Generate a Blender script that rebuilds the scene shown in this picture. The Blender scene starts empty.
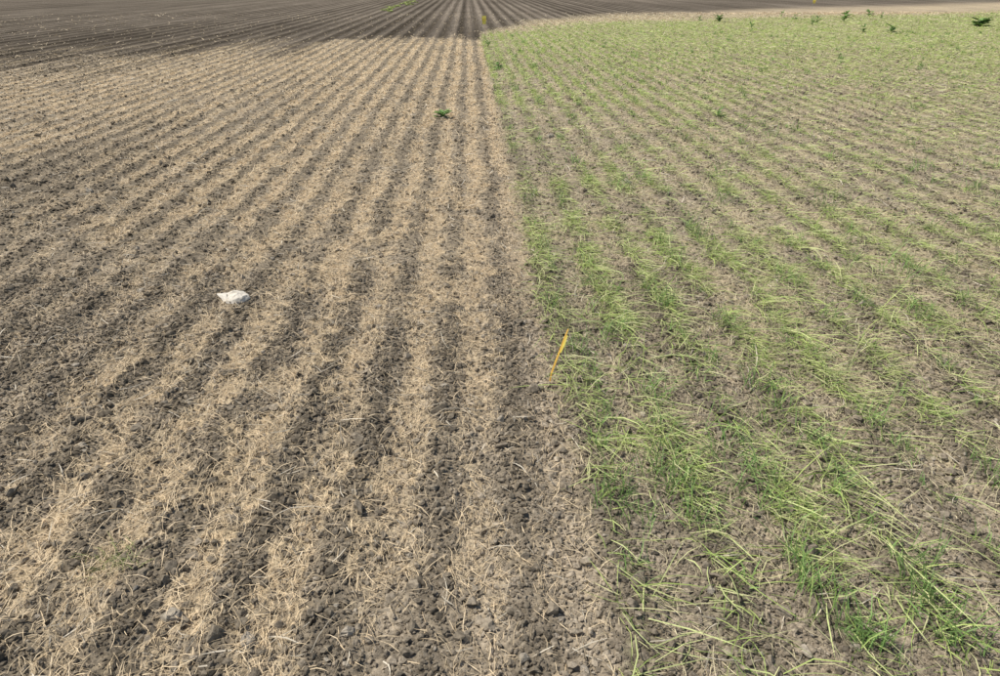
import bpy, math, numpy as np, bmesh
from mathutils import Vector
rng = np.random.default_rng(7)
scene = bpy.context.scene
TAU = 2*math.pi
CAM_H = 1.6; PITCH = math.radians(26.4); YAW = math.radians(2.3)

# ---------------------------------------------------------------- noise
TAB = rng.random(65536).astype(np.float32)
def hsh(xi, yi, seed):
    return TAB[((xi*73856093) ^ (yi*19349663) ^ (seed*83492791)) & 65535]
def vn(x, y, seed=0):
    xf = np.floor(x); yf = np.floor(y)
    xi = xf.astype(np.int64); yi = yf.astype(np.int64)
    fx = (x-xf).astype(np.float32); fy = (y-yf).astype(np.float32)
    fx = fx*fx*(3-2*fx); fy = fy*fy*(3-2*fy)
    a = hsh(xi, yi, seed); b = hsh(xi+1, yi, seed); c = hsh(xi, yi+1, seed); d = hsh(xi+1, yi+1, seed)
    return (a+(b-a)*fx)*(1-fy)+(c+(d-c)*fx)*fy
def fbm(x, y, f, o, seed=0):
    s = 0; a = 1; t = 0
    for i in range(o):
        s = s+a*vn(x*f+i*17.3, y*f-i*9.1, seed+i); t += a; a *= .55; f *= 2.03
    return s/t
def worley(x, y, f, seed):
    x = x*f; y = y*f
    xi = np.floor(x).astype(np.int64); yi = np.floor(y).astype(np.int64)
    best = np.full(x.shape, 9.0); hid = np.zeros(x.shape)
    for dx in (-1, 0, 1):
        for dy in (-1, 0, 1):
            cx = xi+dx; cy = yi+dy
            h1 = hsh(cx, cy, seed)
            px = cx+.1+.8*h1; py = cy+.1+.8*hsh(cx, cy, seed+1)
            d = (px-x)**2+(py-y)**2
            m = d < best
            best = np.where(m, d, best); hid = np.where(m, (h1*7.31) % 1, hid)
    return np.sqrt(best), hid
def sst(a, b, x):
    t = np.clip((x-a)/(b-a), 0, 1); return t*t*(3-2*t)

# ---------------------------------------------------------------- field layout (metres; rows run along +Y)
SP = .28
def masks(x, y):
    """straw, green, dark densities (0..1) at ground position"""
    wob = (fbm(x, y, .9, 2, 50)-.5)*.09 + (fbm(x, y, 5, 2, 55)-.5)*.06
    edge = .35+(fbm(x*0+3, y, .8, 3, 60)-.5)*.12
    rowid = np.floor((x-.015)/SP+.5).astype(np.int64)
    rj = hsh(rowid, rowid*0, 3)-.5
    rs = hsh(rowid, rowid*0, 6)
    yt = np.interp(x, [-60, -14, -9, -5.5, -3.6, .4], [9, 11.5, 14.5, 17.5, 21, 24])+(fbm(x, y, .5, 3, 61)-.5)*5+rj*(3+2.5*sst(-3, -6, x))
    yg = np.interp(x, [.3, .6, 3, 7.2, 29, 90], [23, 25.5, 29.5, 33, 42, 62])+(fbm(x, y, .4, 3, 62)-.5)*4
    ys = np.interp(x, [.3, 3, 7.2, 29, 90], [25, 34, 39.5, 52, 90])+(fbm(x, y, .3, 3, 63)-.5)*4
    soft = .5+y*.05
    sl_ = soft*(1+1.6*sst(-3, -7, x))
    left = sst(.04, -.04, x-edge)
    plot = left*sst(-sl_*1.8, sl_*1.3, yt-y)
    gz = (1-left)*sst(-soft, soft, yg-y)
    strip = (1-left)*(1-gz)*sst(-soft*1.2, soft*1.2, ys-y)
    rf = 1-sst(30, 50, y)
    row = .5+.5*np.cos(TAU*(x-.015-wob)/SP)*rf
    grow = .5+.5*np.cos(TAU*(x-.45-wob)/SP)*rf
    cl = fbm(x*1.5, y*.7, 5.5, 3, 70)
    cl2 = fbm(x, y*.7, 1.0, 3, 72)
    cl3 = fbm(x*1.2, y, 12, 3, 74)
    far = sst(3.5, 10, y)
    nr_ = sst(4.5, 2.0, y)
    rm = sst(.34, .84, row+((cl-.5)*2.0+(cl3-.5)*1.8)*(1-.55*far)+.06)
    den = 1.0-.76*np.exp(-(((x+3.8)/1.4)**2+((y-6.0)/2.2)**2))
    den = den*(1-.5*np.exp(-(((x+2.4)/.9)**2+((y-2.9)/1.1)**2)))
    den = den*(1-.5*sst(1.75, 1.3, y))*(1-.65*sst(.10, .26, x)*sst(6, 3.5, y))
    den = den*(.52+.80*sst(.3, .60, cl2))*(.85+.3*rs)*(1-.08*nr_)
    den = np.clip(den*np.where(y > 7, 1.25, 1.05), 0, 1.2)
    den = den*(1-.30*sst(-6, -10, x))
    straw = plot*(rm*den+.12*den)
    gm = sst(.42, .98, grow+((fbm(x*1.3, y*.6, 5, 3, 80)-.5)*2.0+(cl3-.5)*1.5)*(1-.5*far))
    gd = .32+.72*sst(.32, .65, fbm(x, y, 1.1, 3, 82))
    gd = gd*(1+.9*sst(7, 18, y))*(1-.40*sst(.0, 1, (x-1.0-.20*y)/1.6)*sst(16, 8, y))*(1-.20*nr_)
    gd = gd*(1+1.0*np.exp(-(((x-1.25)/.45)**2+((y-1.8)/.6)**2)))
    green = gz*(gm*gd+.03+.34*sst(9, 24, y))
    straw = straw+gz*(.10+.40*sst(.35, .65, fbm(x*1.2, y*.8, 3.5, 3, 84))+.24*row*sst(.2, 2.5, x))*(1-.5*gm)*(1-.35*sst(3, 1.6, y))*(1-.45*sst(9, 24, y))
    straw = straw+strip*.75
    dark = np.clip(1-plot-gz-strip, 0, 1)
    straw = straw+dark*.05*row
    return np.clip(straw, 0, 1.2), np.clip(green, 0, 1.4), dark
def height(x, y):
    h = .016*(fbm(x, y, 2.5, 3, 1)-.5)-.009*np.cos(TAU*(x-.015)/SP)*(.4+fbm(x, y, 2, 2, 4))*(1-sst(30, 50, y))
    c = fbm(x, y, 5, 2, 9)
    d, i = worley(x+.010*fbm(x, y, 45, 2, 11), y+.010*fbm(x, y, 45, 2, 14), 32, 20)
    h = h+.012*np.sqrt(np.clip(1-(d/.62)**2, 0, 1))*(i**1.7)*sst(.3, .6, c)
    d, i = worley(x+.005*fbm(x, y, 90, 1, 12), y, 75, 30)
    h = h+.007*np.sqrt(np.clip(1-(d/.6)**2, 0, 1))*i
    h = h+.009*(fbm(x, y, 95, 2, 40)-.5)
    return h
SOIL_L = np.array([.245, .202, .146]); SOIL_D = np.array([.088, .073, .056])
TAN = np.array([.72, .57, .36]); LITTER = np.array([.56, .49, .30]); GRN = np.array([.40, .47, .14])

# ---------------------------------------------------------------- mesh helpers
def make_mesh(name, v, f, mat, col=None, smooth=False):
    me = bpy.data.meshes.new(name)
    n = len(v); k = f.shape[1]; m = len(f)
    me.vertices.add(n); me.vertices.foreach_set("co", v.astype(np.float32).ravel())
    me.loops.add(m*k); me.loops.foreach_set("vertex_index", f.astype(np.int32).ravel())
    me.polygons.add(m); me.polygons.foreach_set("loop_start", np.arange(0, m*k, k, dtype=np.int32))
    me.polygons.foreach_set("loop_total", np.full(m, k, dtype=np.int32))
    me.polygons.foreach_set("use_smooth", np.full(m, smooth))
    me.update(calc_edges=True)
    if col is not None:
        a = me.attributes.new("tint", 'FLOAT_COLOR', 'POINT')
        c4 = np.ones((n, 4), dtype=np.float32); c4[:, :3] = col
        a.data.foreach_set("color", c4.ravel())
    me.materials.append(mat)
    ob = bpy.data.objects.new(name, me); scene.collection.objects.link(ob)
    return ob

def mat_base(name):
    m = bpy.data.materials.new(name); m.use_nodes = True
    nt = m.node_tree; nt.nodes.clear()
    out = nt.nodes.new("ShaderNodeOutputMaterial"); p = nt.nodes.new("ShaderNodeBsdfPrincipled")
    nt.links.new(p.outputs[0], out.inputs[0])
    p.inputs["Specular IOR Level"].default_value = .25
    return m, nt, p, out
def soil_mat(name, s1, s2, bump):
    m, nt, p, out = mat_base(name)
    nt.nodes.remove(p); p = nt.nodes.new("ShaderNodeBsdfDiffuse"); nt.links.new(p.outputs[0], out.inputs[0])
    at = nt.nodes.new("ShaderNodeAttribute"); at.attribute_name = "tint"
    tc = nt.nodes.new("ShaderNodeTexCoord")
    n1 = nt.nodes.new("ShaderNodeTexNoise"); n1.inputs["Scale"].default_value = s1; n1.inputs["Detail"].default_value = 2
    n2 = nt.nodes.new("ShaderNodeTexNoise"); n2.inputs["Scale"].default_value = s2; n2.inputs["Detail"].default_value = 2; n2.inputs["Roughness"].default_value = .7
    for n in (n1, n2): nt.links.new(tc.outputs["Object"], n.inputs["Vector"])
    r1 = nt.nodes.new("ShaderNodeMapRange"); r1.inputs[1].default_value = .3; r1.inputs[2].default_value = .7; r1.inputs[3].default_value = .6; r1.inputs[4].default_value = 1.4
    nt.links.new(n1.outputs[0], r1.inputs[0])
    mx = nt.nodes.new("ShaderNodeVectorMath"); mx.operation = 'SCALE'
    nt.links.new(at.outputs["Color"], mx.inputs[0]); nt.links.new(r1.outputs[0], mx.inputs["Scale"])
    nt.links.new(mx.outputs[0], p.inputs["Color"])
    b = nt.nodes.new("ShaderNodeBump"); b.inputs["Strength"].default_value = .9; b.inputs["Distance"].default_value = bump
    nt.links.new(n2.outputs[0], b.inputs["Height"]); nt.links.new(b.outputs[0], p.inputs["Normal"])
    return m
def blade_mat(name, transl):
    m, nt, p, out = mat_base(name)
    at = nt.nodes.new("ShaderNodeAttribute"); at.attribute_name = "tint"
    nt.links.new(at.outputs["Color"], p.inputs["Base Color"])
    p.inputs["Roughness"].default_value = .5
    t = nt.nodes.new("ShaderNodeBsdfTranslucent"); nt.links.new(at.outputs["Color"], t.inputs[0])
    ms = nt.nodes.new("ShaderNodeMixShader"); ms.inputs[0].default_value = transl
    nt.links.new(p.outputs[0], ms.inputs[1]); nt.links.new(t.outputs[0], ms.inputs[2]); nt.links.new(ms.outputs[0], out.inputs[0])
    return m
def plain_mat(name, c, rough=.6, noise=30, var=.2, bump=0.0):
    m, nt, p, out = mat_base(name)
    tc = nt.nodes.new("ShaderNodeTexCoord"); n1 = nt.nodes.new("ShaderNodeTexNoise"); n1.inputs["Scale"].default_value = noise; n1.inputs["Detail"].default_value = 5
    nt.links.new(tc.outputs["Object"], n1.inputs["Vector"])
    cr = nt.nodes.new("ShaderNodeValToRGB"); cr.color_ramp.elements[0].position = .3; cr.color_ramp.elements[1].position = .7
    cr.color_ramp.elements[0].color = tuple(k*(1-var) for k in c)+(1,); cr.color_ramp.elements[1].color = tuple(min(1, k*(1+var)) for k in c)+(1,)
    nt.links.new(n1.outputs[0], cr.inputs[0]); nt.links.new(cr.outputs[0], p.inputs["Base Color"]); p.inputs["Roughness"].default_value = rough
    if bump:
        b = nt.nodes.new("ShaderNodeBump"); b.inputs["Distance"].default_value = bump; nt.links.new(n1.outputs[0], b.inputs["Height"]); nt.links.new(b.outputs[0], p.inputs["Normal"])
    return m

M_soil = soil_mat("soil", 60, 260, .005)
M_clod = soil_mat("soil_clod", 80, 420, .004)
M_straw = blade_mat("dead_straw", .12)
M_green = blade_mat("green_leaf", .30)

# ---------------------------------------------------------------- ground sheet (grid columns run parallel to the drill rows)
vv = np.linspace(720, -14, 640)
b = (vv-338)/722; dn = math.sin(PITCH)+b*math.cos(PITCH); fh = math.cos(PITCH)-b*math.sin(PITCH)
Yr = fh*CAM_H/dn
Yr = np.concatenate([[-900, -200, -60, -20, -8, -3, -1, -.3], np.arange(.2, Yr[0]-.01, .03), Yr, [150, 200, 280, 400, 700, 1500, 3000]])
Yr = np.unique(np.round(Yr, 5))
xs = [0.0]
while xs[-1] < 34: xs.append(xs[-1]+min(.056, max(.007, .0050*xs[-1])))
while xs[-1] < 75: xs.append(xs[-1]+.14)
xs += [90, 130, 250, 600, 1500, 4000]
xs = np.array(xs); xs = np.concatenate([-xs[:0:-1], xs])
GX, GY = np.meshgrid(xs, Yr)
gx = GX.ravel(); gy = GY.ravel()
gz = height(gx, gy)
S, G, D = masks(gx, gy)
def soil_color(x, y, D):
    n = fbm(x, y, 1.3, 3, 90); n2 = fbm(x, y, 25, 2, 93)
    c = SOIL_L*(1-D[:, None])+SOIL_D*D[:, None]
    jr = hsh(np.floor((x-.155)/(SP*2)).astype(np.int64), np.zeros(x.shape, dtype=np.int64), 9)
    fade = 1-sst(50, 100, y)
    rows = 1+D*(.42*np.cos(TAU*(x-.015)/(SP*2))+.40*(jr-.5))*fade
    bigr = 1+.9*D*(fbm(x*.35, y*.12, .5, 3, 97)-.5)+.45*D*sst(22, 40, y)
    furrow = 1+.20*(1-D)*np.cos(TAU*(x-.015)/SP)*(1-sst(30, 50, y))
    dk = 1-.28*np.exp(-(((x+3.9)/1.9)**2+((y-6.8)/3)**2))
    return c*((.72+.5*n)*(.66+.68*n2)*rows*bigr*furrow*dk)[:, None]
gc = soil_color(gx, gy, D)
fib = sst(.38, .60, fbm(gx*1.0, gy*.8, 45, 2, 95))
ks = np.clip(S*(.25+.75*fib)*(.72+.25*sst(6, 20, gy)), 0, .92)[:, None]
kg = np.clip(G*(.2+.8*fib)*(.25+.55*sst(6, 20, gy)), 0, .85)[:, None]
gc = gc*(1-ks)+TAN*.80*ks; gc = gc*(1-kg)+GRN*.85*kg
nr, nc = GX.shape
idx = np.arange(nr*nc).reshape(nr, nc)
f = np.stack([idx[:-1, :-1].ravel(), idx[:-1, 1:].ravel(), idx[1:, 1:].ravel(), idx[1:, :-1].ravel()], 1)
make_mesh("ground", np.stack([gx, gy, gz], 1), f, M_soil, gc, smooth=True)

# ---------------------------------------------------------------- scatter sampling
def scatter(rho, y0=.8, y1=60, p=1.5, ref=4.0):
    ys = np.geomspace(y0, y1, 4000); w = .74*ys+.55
    dens = rho*np.minimum(1, (ref/ys)**p)*2*w
    cdf = np.concatenate([[0], np.cumsum((dens[1:]+dens[:-1])*.5*np.diff(ys))])
    N = int(cdf[-1]); y = np.interp(rng.random(N)*cdf[-1], cdf, ys)
    x = (rng.random(N)*2-1)*(.74*y+.55)
    return x, y, np.maximum(1, y/ref)

def blades(x, y, z, az, p0, p1, L, Wd, col, roll=None):
    N = len(x)
    if roll is None: roll = rng.normal(0, .5, N)
    d = np.stack([np.cos(az), np.sin(az)], 1)
    def dirv(p): return np.stack([d[:, 0]*np.cos(p), d[:, 1]*np.cos(p), np.sin(p)], 1)
    kink = rng.normal(0, .25, N)
    base = np.stack([x, y, z], 1)
    side = np.stack([-d[:, 1]*np.cos(roll), d[:, 0]*np.cos(roll), np.sin(roll)], 1)
    sd = np.stack([-d[:, 1], d[:, 0], 0*x], 1)
    a1 = base+dirv(p0)*(L*.4)[:, None]
    a2 = a1+(dirv((p0+p1)/2)+sd*kink[:, None])*(L*.33)[:, None]
    a3 = a2+(dirv(p1)+sd*(kink*1.6)[:, None])*(L*.3)[:, None]
    w = (Wd*.5)[:, None]*side
    V = np.stack([base-w*.7, base+w*.7, a1-w, a1+w, a2-w*.75, a2+w*.75, a3], 1).reshape(-1, 3)
    o = (np.arange(N)*7)[:, None, None]
    F = np.array([[0, 1, 3], [0, 3, 2], [2, 3, 5], [2, 5, 4], [4, 5, 6]])[None]+o
    C = np.repeat(col[:, None, :], 7, 1).reshape(-1, 3)
    return V, F.reshape(-1, 3), C
def merge(parts):
    V = []; F = []; C = []; o = 0
    for v, f, c in parts:
        V.append(v); F.append(f+o); C.append(c); o += len(v)
    return np.concatenate(V), np.concatenate(F), np.concatenate(C)

# dead straw
x, y, s = scatter(10500, y1=42, p=1.8)
S, G, D = masks(x, y)
k = rng.random(len(x)) < S*.95
x, y, s, S = x[k], y[k], s[k], S[k]; N = len(x)
inG = sst(.25, .5, x)*(y < 40)
az = np.where(rng.random(N) < .45, math.pi/2*np.sign(rng.random(N)-.5)+rng.normal(0, .5, N), rng.random(N)*TAU)
L = (rng.gamma(3, .0135, N)+.010)*s**.3
Wd = (.0010+.0016*rng.random(N))*s**1.0
z = height(x, y)+rng.random(N)**2*.018
var = (.6+.66*rng.random(N))[:, None]
hue = rng.random(N)[:, None]
col = (TAN*(1-hue*.4)+np.array([.58, .41, .23])*hue*.4)
col = (col*(1-inG[:, None]*.8)+LITTER*inG[:, None]*.8)*var
p0 = np.abs(rng.normal(.05, .25, N)); p1 = p0-rng.random(N)*.7
NS = N
parts = [blades(x, y, z, az, p0, p1, L, Wd, col)]
# sparse longer stalks and debris over everything near
x, y, s = scatter(200, y1=14); N = len(x)
S, G, D = masks(x, y); k = rng.random(N) < .35+S; x, y, s = x[k], y[k], s[k]; N = len(x)
col = np.array([.56, .49, .37])*(.35+.95*rng.random(N))[:, None]
parts.append(blades(x, y, height(x, y)+.006, rng.random(N)*TAU, rng.normal(.08, .12, N), rng.normal(0, .15, N), .03+rng.gamma(2, .022, N), (.002+.003*rng.random(N))*s, col))
V, F, C = merge(parts)
make_mesh("dead_straw", V, F, M_straw, C)

# green cover
x, y, s = scatter(5600, y1=48, p=1.75)
S, G, D = masks(x, y)
k = rng.random(len(x)) < G*.85*(1-.2*sst(5, 2.2, y))
x, y, s = x[k], y[k], s[k]; N = len(x)
lean = -.95+1.2*(fbm(x, y, 1.5, 2, 120)-.5)
az = np.where(rng.random(N) < .55, lean+rng.normal(0, .7, N), rng.random(N)*TAU)
near = 1+.6*sst(6, 2.2, y)
L = (.022+rng.gamma(2.6, .021, N))*near*s**.1
Wd = (.0014+.0025*rng.random(N))*s**.95
z = height(x, y)+rng.random(N)*.022
t = rng.random(N)[:, None]
col = (np.array([.53, .61, .19])*(1-t)+np.array([.28, .40, .095])*t)*(.62+.6*rng.random(N))[:, None]
yel = (rng.random(N) < .27)[:, None]
col = np.where(yel, np.array([.70, .68, .34])*(.8+.3*t), col)
p0 = np.abs(rng.normal(.15, .30, N)); p1 = p0-rng.random(N)*1.0
parts = [blades(x, y, z, az, p0, p1, L, Wd, col)]; NG = N
# long pale lodged stems
x, y, s = scatter(700, y1=12); S, G, D = masks(x, y); k = rng.random(len(x)) < G*1.1; x, y, s = x[k], y[k], s[k]; N = len(x)
col = np.array([.64, .69, .29])*(.6+.55*rng.random(N))[:, None]
parts.append(blades(x, y, height(x, y)+.014, -.95+rng.normal(0, .65, N), rng.normal(.16, .12, N), rng.normal(0, .2, N), .07+rng.gamma(2.5, .037, N), (.0024+.002*rng.random(N))*s**.7, col))
# upright tufts / clumps
nt_ = 1100
cy = np.exp(rng.uniform(math.log(1.3), math.log(26), nt_)); cx = .4+rng.random(nt_)*(.74*cy+.3)
S, G, D = masks(cx, cy); k = (G > .08); cx, cy = cx[k], cy[k]
hero = np.array([[.93, 1.95, 2.0], [.62, 3.1, 1.6], [2.55, 3.95, 2.6], [1.55, 4.7, 1.6], [.75, 2.6, 1.7], [1.25, 1.5, 1.5], [1.35, 1.62, 1.3], [2.0, 5.6, 2.1], [.5, 2.0, 1.0], [.5, 4.1, 1.1],
   [2.72, 5.3, 2.3], [2.25, 6.4, 2.0], [1.5, 6.3, 1.7], [2.5, 4.5, 1.7], [3.2, 3.9, 1.6], [.62, 2.1, 1.5], [1.0, 2.05, 1.4], [3.0, 3.1, 2.0], [4.2, 6.6, 2.0], [3.4, 8.2, 2.0], [.93, 2.2, 1.6]])
sz = .35+.85*rng.random(len(cx))**2
cx = np.concatenate([cx, hero[:, 0]]); cy = np.concatenate([cy, hero[:, 1]]); sz = np.concatenate([sz, hero[:, 2]])
cnt = (12*sz+5).astype(int)
bx = np.repeat(cx, cnt); by = np.repeat(cy, cnt); bs = np.repeat(sz, cnt); N = len(bx)
bx = bx+rng.normal(0, .026, N)*bs**.8; by = by+rng.normal(0, .04, N)*bs**.8
sc = np.maximum(1, by/5)
tone = np.repeat(.75+.6*rng.random(len(cx)), cnt)
col = np.array([.19, .295, .085])*((.7+.7*rng.random(N))*tone)[:, None]
parts.append(blades(bx, by, height(bx, by), rng.random(N)*TAU, rng.uniform(.75, 1.4, N), rng.uniform(-.1, 1.1, N), (.05+.095*rng.random(N))*bs**.7, (.0023+.002*rng.random(N))*sc**.8, col))
V, F, C = merge(parts)
make_mesh("green_grass", V, F, M_green, C)
print("straw", NS, "green", NG)

# ---------------------------------------------------------------- clods
def ico(sub):
    bm = bmesh.new(); bmesh.ops.create_icosphere(bm, subdivisions=sub, radius=1)
    bm.verts.ensure_lookup_table()
    v = np.array([q.co[:] for q in bm.verts]); f = np.array([[q.index for q in t.verts] for t in bm.faces]); bm.free()
    return v, f
def clods(x, y, r, sub, jit):
    S, G, D = masks(x, y)
    k = rng.random(len(x)) > .8*np.clip(S*1.1, 0, 1)*(r < .012)
    x, y, r, D = x[k], y[k], r[k], D[k]
    v, f = ico(sub); N = len(x); n = len(v)
    K = 48
    var = v[None]*(1+rng.normal(0, jit, (K, n, 1)))
    for q in range(K):
        for _ in range(6):
            d = rng.normal(size=3); d /= np.linalg.norm(d); c = .42+.35*rng.random()
            h = var[q]@d; var[q] -= np.clip(h-c, 0, None)[:, None]*d
    P = var[rng.integers(0, K, N)]
    a = rng.random(N)*TAU; ca, sa = np.cos(a), np.sin(a)
    sx = .75+.7*rng.random(N); sy = .7+.5*rng.random(N); szz = .6+.4*rng.random(N)
    X = P[:, :, 0]*sx[:, None]; Y = P[:, :, 1]*sy[:, None]; Z = P[:, :, 2]*szz[:, None]
    X, Y = X*ca[:, None]-Y*sa[:, None], X*sa[:, None]+Y*ca[:, None]
    z0 = height(x, y)+r*.3
    V = np.stack([X*r[:, None]+x[:, None], Y*r[:, None]+y[:, None], Z*r[:, None]+z0[:, None]], 2).reshape(-1, 3)
    F = (f[None]+(np.arange(N)*n)[:, None, None]).reshape(-1, 3)
    c = soil_color(x, y, D)*(.8+.55*rng.random(N)**1.5)[:, None]
    pale = rng.random(N) < .025
    c = np.where(pale[:, None], c*.5+np.array([.24, .21, .165])*(1-.6*D[:, None]), c)
    return V, F, np.repeat(c[:, None], n, 1).reshape(-1, 3)
x, y, s = scatter(2300, y1=3.4); r = (.0040+rng.gamma(1.3, .0029, len(x))).clip(0, .028)
pa = [clods(x, y, r, 2, .17)]
x, y, s = scatter(1500, y0=3.3, y1=20, p=1.8); r = (.0048+rng.gamma(1.3, .0030, len(x))).clip(0, .026)*s**.2
pa.append(clods(x, y, r, 1, .22))
x, y, s = scatter(9500, y1=4.2); r = (.0019+rng.gamma(2, .0012, len(x)))
pa.append(clods(x, y, r, 1, .22))
V, F, C = merge(pa); print("clod verts", len(V))
make_mesh("soil_clods", V, F, M_clod, C)

# ---------------------------------------------------------------- pale stone
def H1(x, y): return float(height(np.array([x]), np.array([y]))[0])
def stone(name, loc, pts, hgt, mat, rot):
    bm = bmesh.new()
    n = len(pts)
    rings = [(1.0, 0), (1.04, .35), (.86, .8), (.5, 1.0)]
    rg = []
    for sc, zz in rings:
        rg.append([bm.verts.new((px*sc, py*sc, zz*hgt*(1+.25*math.sin(i*2.1)+.35*px/.1))) for i, (px, py) in enumerate(pts)])
    for a, b_ in zip(rg[:-1], rg[1:]):
        for i in range(n): bm.faces.new((a[i], a[(i+1) % n], b_[(i+1) % n], b_[i]))
    bm.faces.new(rg[-1]); bm.faces.new(rg[0][::-1])
    bmesh.ops.subdivide_edges(bm, edges=bm.edges[:], cuts=2, use_grid_fill=True)
    for v in bm.verts:
        j = (hsh(np.array([int(v.co.x*3000)]), np.array([int(v.co.y*3000)]), 5)[0]-.5)*.004
        v.co.z += j; v.co.x += j
    me = bpy.data.meshes.new(name); bm.to_mesh(me); bm.free(); me.materials.append(mat)
    ob = bpy.data.objects.new(name, me); scene.collection.objects.link(ob); ob.location = loc; ob.rotation_euler = (math.radians(8), math.radians(-4), rot)
    return ob
M_stone = plain_mat("pale_limestone", (.62, .56, .46), .8, 40, .2, .004)
stone("pale_stone", (-1.338, 3.757, H1(-1.338, 3.757)+.004),
      [(-.112, .062), (-.06, .0), (-.03, -.05), (.03, -.066), (.08, -.055), (.10, -.01), (.07, .035), (.0, .056), (-.05, .066)], .034, M_stone, -.06)
M_stone2 = plain_mat("field_stone", (.34, .29, .22), .85, 40, .2, .004)
for (sx, sy, sc) in [(-.62, 1.40, .3), (-.86, 1.50, .34), (-1.9, 3.9, .3), (1.35, 6.2, .5), (-.36, 1.42, .25), (.9, 8.3, .5), (-3.2, 6.1, .4)]:
    stone("field_stone", (sx, sy, H1(sx, sy)), [(-.08*sc*1.2, .02*sc), (-.03*sc, -.06*sc), (.06*sc, -.05*sc), (.09*sc, .01*sc), (.02*sc, .07*sc), (-.05*sc, .06*sc)], .07*sc, M_stone2, sx*7)

# ---------------------------------------------------------------- marker flags
def ribbon(name, pts, w, th, mat, parent, wdir=(1, 0, 0)):
    bm = bmesh.new(); wd = Vector(wdir).normalized(); td = Vector((0, 1, 0))
    prev = None
    for i, (p, ws) in enumerate(pts):
        p = Vector(p); q = [bm.verts.new(p+wd*w*ws*a+td*th*b_) for a, b_ in ((-.5, -.5), (.5, -.5), (.5, .5), (-.5, .5))]
        if prev:
            for j in range(4): bm.faces.new((prev[j], prev[(j+1) % 4], q[(j+1) % 4], q[j]))
        else: bm.faces.new(q[::-1])
        prev = q
    bm.faces.new(prev)
    me = bpy.data.meshes.new(name); bm.to_mesh(me); bm.free(); me.materials.append(mat)
    o = bpy.data.objects.new(name, me); scene.collection.objects.link(o); o.parent = parent
    return o
M_or = plain_mat("orange_plastic", (.88, .52, .09), .45, 60, .15)
M_ye = plain_mat("yellow_film", (.90, .72, .14), .4, 30, .12)
M_wire = plain_mat("steel_wire", (.3, .3, .28), .5, 60, .1)
def empty(name, loc):
    e = bpy.data.objects.new(name, None); e.empty_display_size = .1; e.location = loc; scene.collection.objects.link(e); return e
st = empty("plot_marker_stake", (.336, 2.766, H1(.336, 2.766)))
ribbon("stake", [((-.010, 0, -.03), .8), ((.002, .004, .05), 1.0), ((.022, .012, .11), 1.05), ((.040, .02, .16), 1), ((.058, .028, .215), .8), ((.072, .034, .25), .5)], .0072, .003, M_or, st, (1, -.5, 0))
ribbon("flag", [((.040, .008, .15), .6), ((.051, .012, .18), 1.2), ((.058, .016, .20), 1.2), ((.067, .022, .225), .5)], .0072, .002, M_ye, st, (1, -.5, 0))
def flag(loc, h, fw, fhh, m):
    e = empty("marker_flag", loc)
    ribbon("wire", [((0, 0, -.05), 1), ((.01, 0, h*.5), 1), ((.0, 0, h), 1)], .008, .008, M_wire, e)
    ribbon("flag", [((fw*.5, .003, h-fhh), .9), ((fw*.5, .02, h-fhh*.6), 1), ((fw*.5, -.015, h-fhh*.3), 1.05), ((fw*.5, .003, h), 1)], fw, .003, m, e)
flag((.46, 26.7, 0), .5, .14, .26, M_ye)
flag((20.9, 47.5, 0), .5, .18, .2, M_ye)

# ---------------------------------------------------------------- broad-leaved weeds
M_weed = blade_mat("weed_leaf", .25)
def weed(name, loc, wid, hgt, n, base=(.15, .25, .06)):
    V = []; F = []; C = []; o = 0
    for i in range(n):
        a = i*2.4+rng.random(); up = rng.uniform(.15, 1.15); L = wid*.5*(.6+.6*rng.random()); lw = L*.2
        st_ = Vector((0, 0, hgt*rng.random()*.75)); c = np.array(base)*(.6+.9*rng.random())
        for q, (t, wv) in enumerate([(0, .15), (.3, .6), (.55, 1), (.8, .7), (1, .02)]):
            d = L*t; zz = math.sin(up)*d*(1.1-t*.55)*(hgt/wid*1.8)
            P = st_+Vector((math.cos(a)*d, math.sin(a)*d, zz)); sd = Vector((-math.sin(a), math.cos(a), .3*math.sin(i)))*lw*wv
            V += [P-sd, P+Vector((0, 0, -lw*.25*wv)), P+sd]; C += [c]*3
            if q:
                b_ = o+q*3
                F += [(b_-3, b_-2, b_+1), (b_-3, b_+1, b_), (b_-2, b_-1, b_+2), (b_-2, b_+2, b_+1)]
        o += 15
    for k2 in range(2):
        V += [Vector((-.006+.012*k2, .006*k2, -.02)), Vector((.006, -.006*k2, -.02)), Vector((0, 0, hgt*.9))]; C += [np.array(base)]*3; F.append((o, o+1, o+2)); o += 3
    return np.array([v[:] for v in V])+np.array(loc), np.array(F), np.array(C)
WL = [(-.35, 9.64, .26, .11, 26), (.58, 15.4, .26, .13, 18), (.50, 20.5, .3, .2, 14), (19.3, 28.9, .7, .3, 60), (14.1, 25.6, .42, .26, 24), (13.3, 25.9, .3, .28, 16), (10.5, 32.7, .5, .3, 30),
    (9.9, 33.4, .3, .22, 14), (9.5, 26, .24, .34, 12), (16.0, 33, .4, .34, 18), (14.2, 31.5, .3, .32, 16), (17.3, 35.5, .5, .3, 20), (19.4, 37.5, .5, .3, 18), (14.8, 36.8, .3, .3, 14), (3.2, 9.5, .2, .13, 9)]
for i in range(4):
    wx = 12+rng.random()*13; WL.append((wx, 29+.45*(wx-8)+rng.normal(0, 2), .25+.2*rng.random(), .2+.2*rng.random(), 12))
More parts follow.
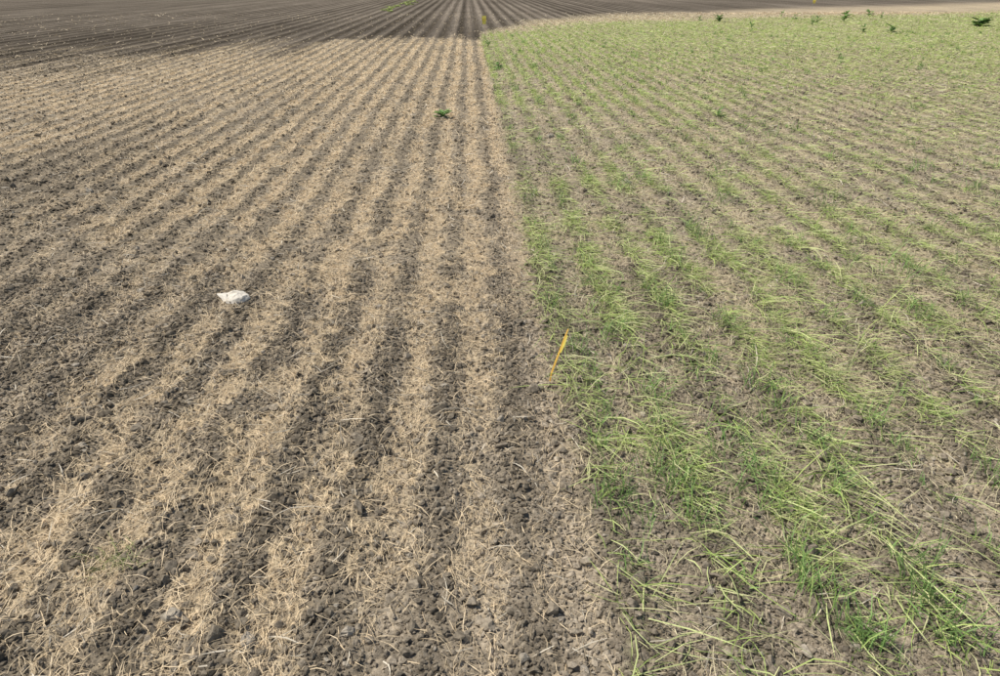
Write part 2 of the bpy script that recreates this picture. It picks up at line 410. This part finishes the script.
for (wx, wy, w, h, n) in WL:
    g = weed("broadleaf_weed", (0, 0, 0), w, h, n, (.17, .27, .075))
    o_ = make_mesh("broadleaf_weed", g[0], g[1], M_weed, g[2]); o_.location = (wx, wy, -.005)
g = merge([weed("s", (-4.6+rng.normal(0, .3), 44+i*.9, 0), .5, .1, 9, (.30, .36, .09)) for i in range(24)])
make_mesh("green_seedlings", g[0], g[1], M_weed, g[2])
# small half-dead grass tuft in the brown plot
N = 90; a = rng.random(N)*TAU
bx = -1.12+rng.normal(0, .04, N); by = 1.72+rng.normal(0, .03, N)
g = blades(bx, by, height(bx, by), a, rng.uniform(.2, 1, N), rng.uniform(-.5, .4, N), .03+.05*rng.random(N), np.full(N, .0018), np.array([.30, .34, .12])*(.6+.6*rng.random(N))[:, None])
make_mesh("grass_tuft", g[0], g[1], M_green, g[2])

# ---------------------------------------------------------------- camera, light
cam = bpy.data.cameras.new("camera"); co = bpy.data.objects.new("camera", cam); scene.collection.objects.link(co)
cam.sensor_width = 36; cam.lens = 36*722/1000; cam.clip_end = 6000; cam.clip_start = .05
co.location = (0, 0, CAM_H); co.rotation_euler = (math.pi/2-PITCH, 0, -YAW)
scene.camera = co
el = math.radians(58); azs = math.radians(-78)   # azimuth from +Y, clockwise positive
sv = Vector((math.sin(azs)*math.cos(el), math.cos(azs)*math.cos(el), math.sin(el)))
sl = bpy.data.lights.new("sun", 'SUN'); sl.energy = 4.8; sl.angle = math.radians(.53); sl.color = (1, .96, .89)
so = bpy.data.objects.new("sun", sl); scene.collection.objects.link(so); so.rotation_euler = sv.to_track_quat('Z', 'Y').to_euler()
w = bpy.data.worlds.new("World"); scene.world = w; w.use_nodes = True
nt = w.node_tree; bg = nt.nodes["Background"]; sky = nt.nodes.new("ShaderNodeTexSky"); sky.sky_type = 'NISHITA'; sky.sun_disc = False
sky.sun_elevation = el; sky.sun_rotation = azs
nt.links.new(sky.outputs[0], bg.inputs[0]); bg.inputs[1].default_value = .115
scene.view_settings.view_transform = 'Standard'; scene.view_settings.look = 'None'; scene.view_settings.exposure = 0
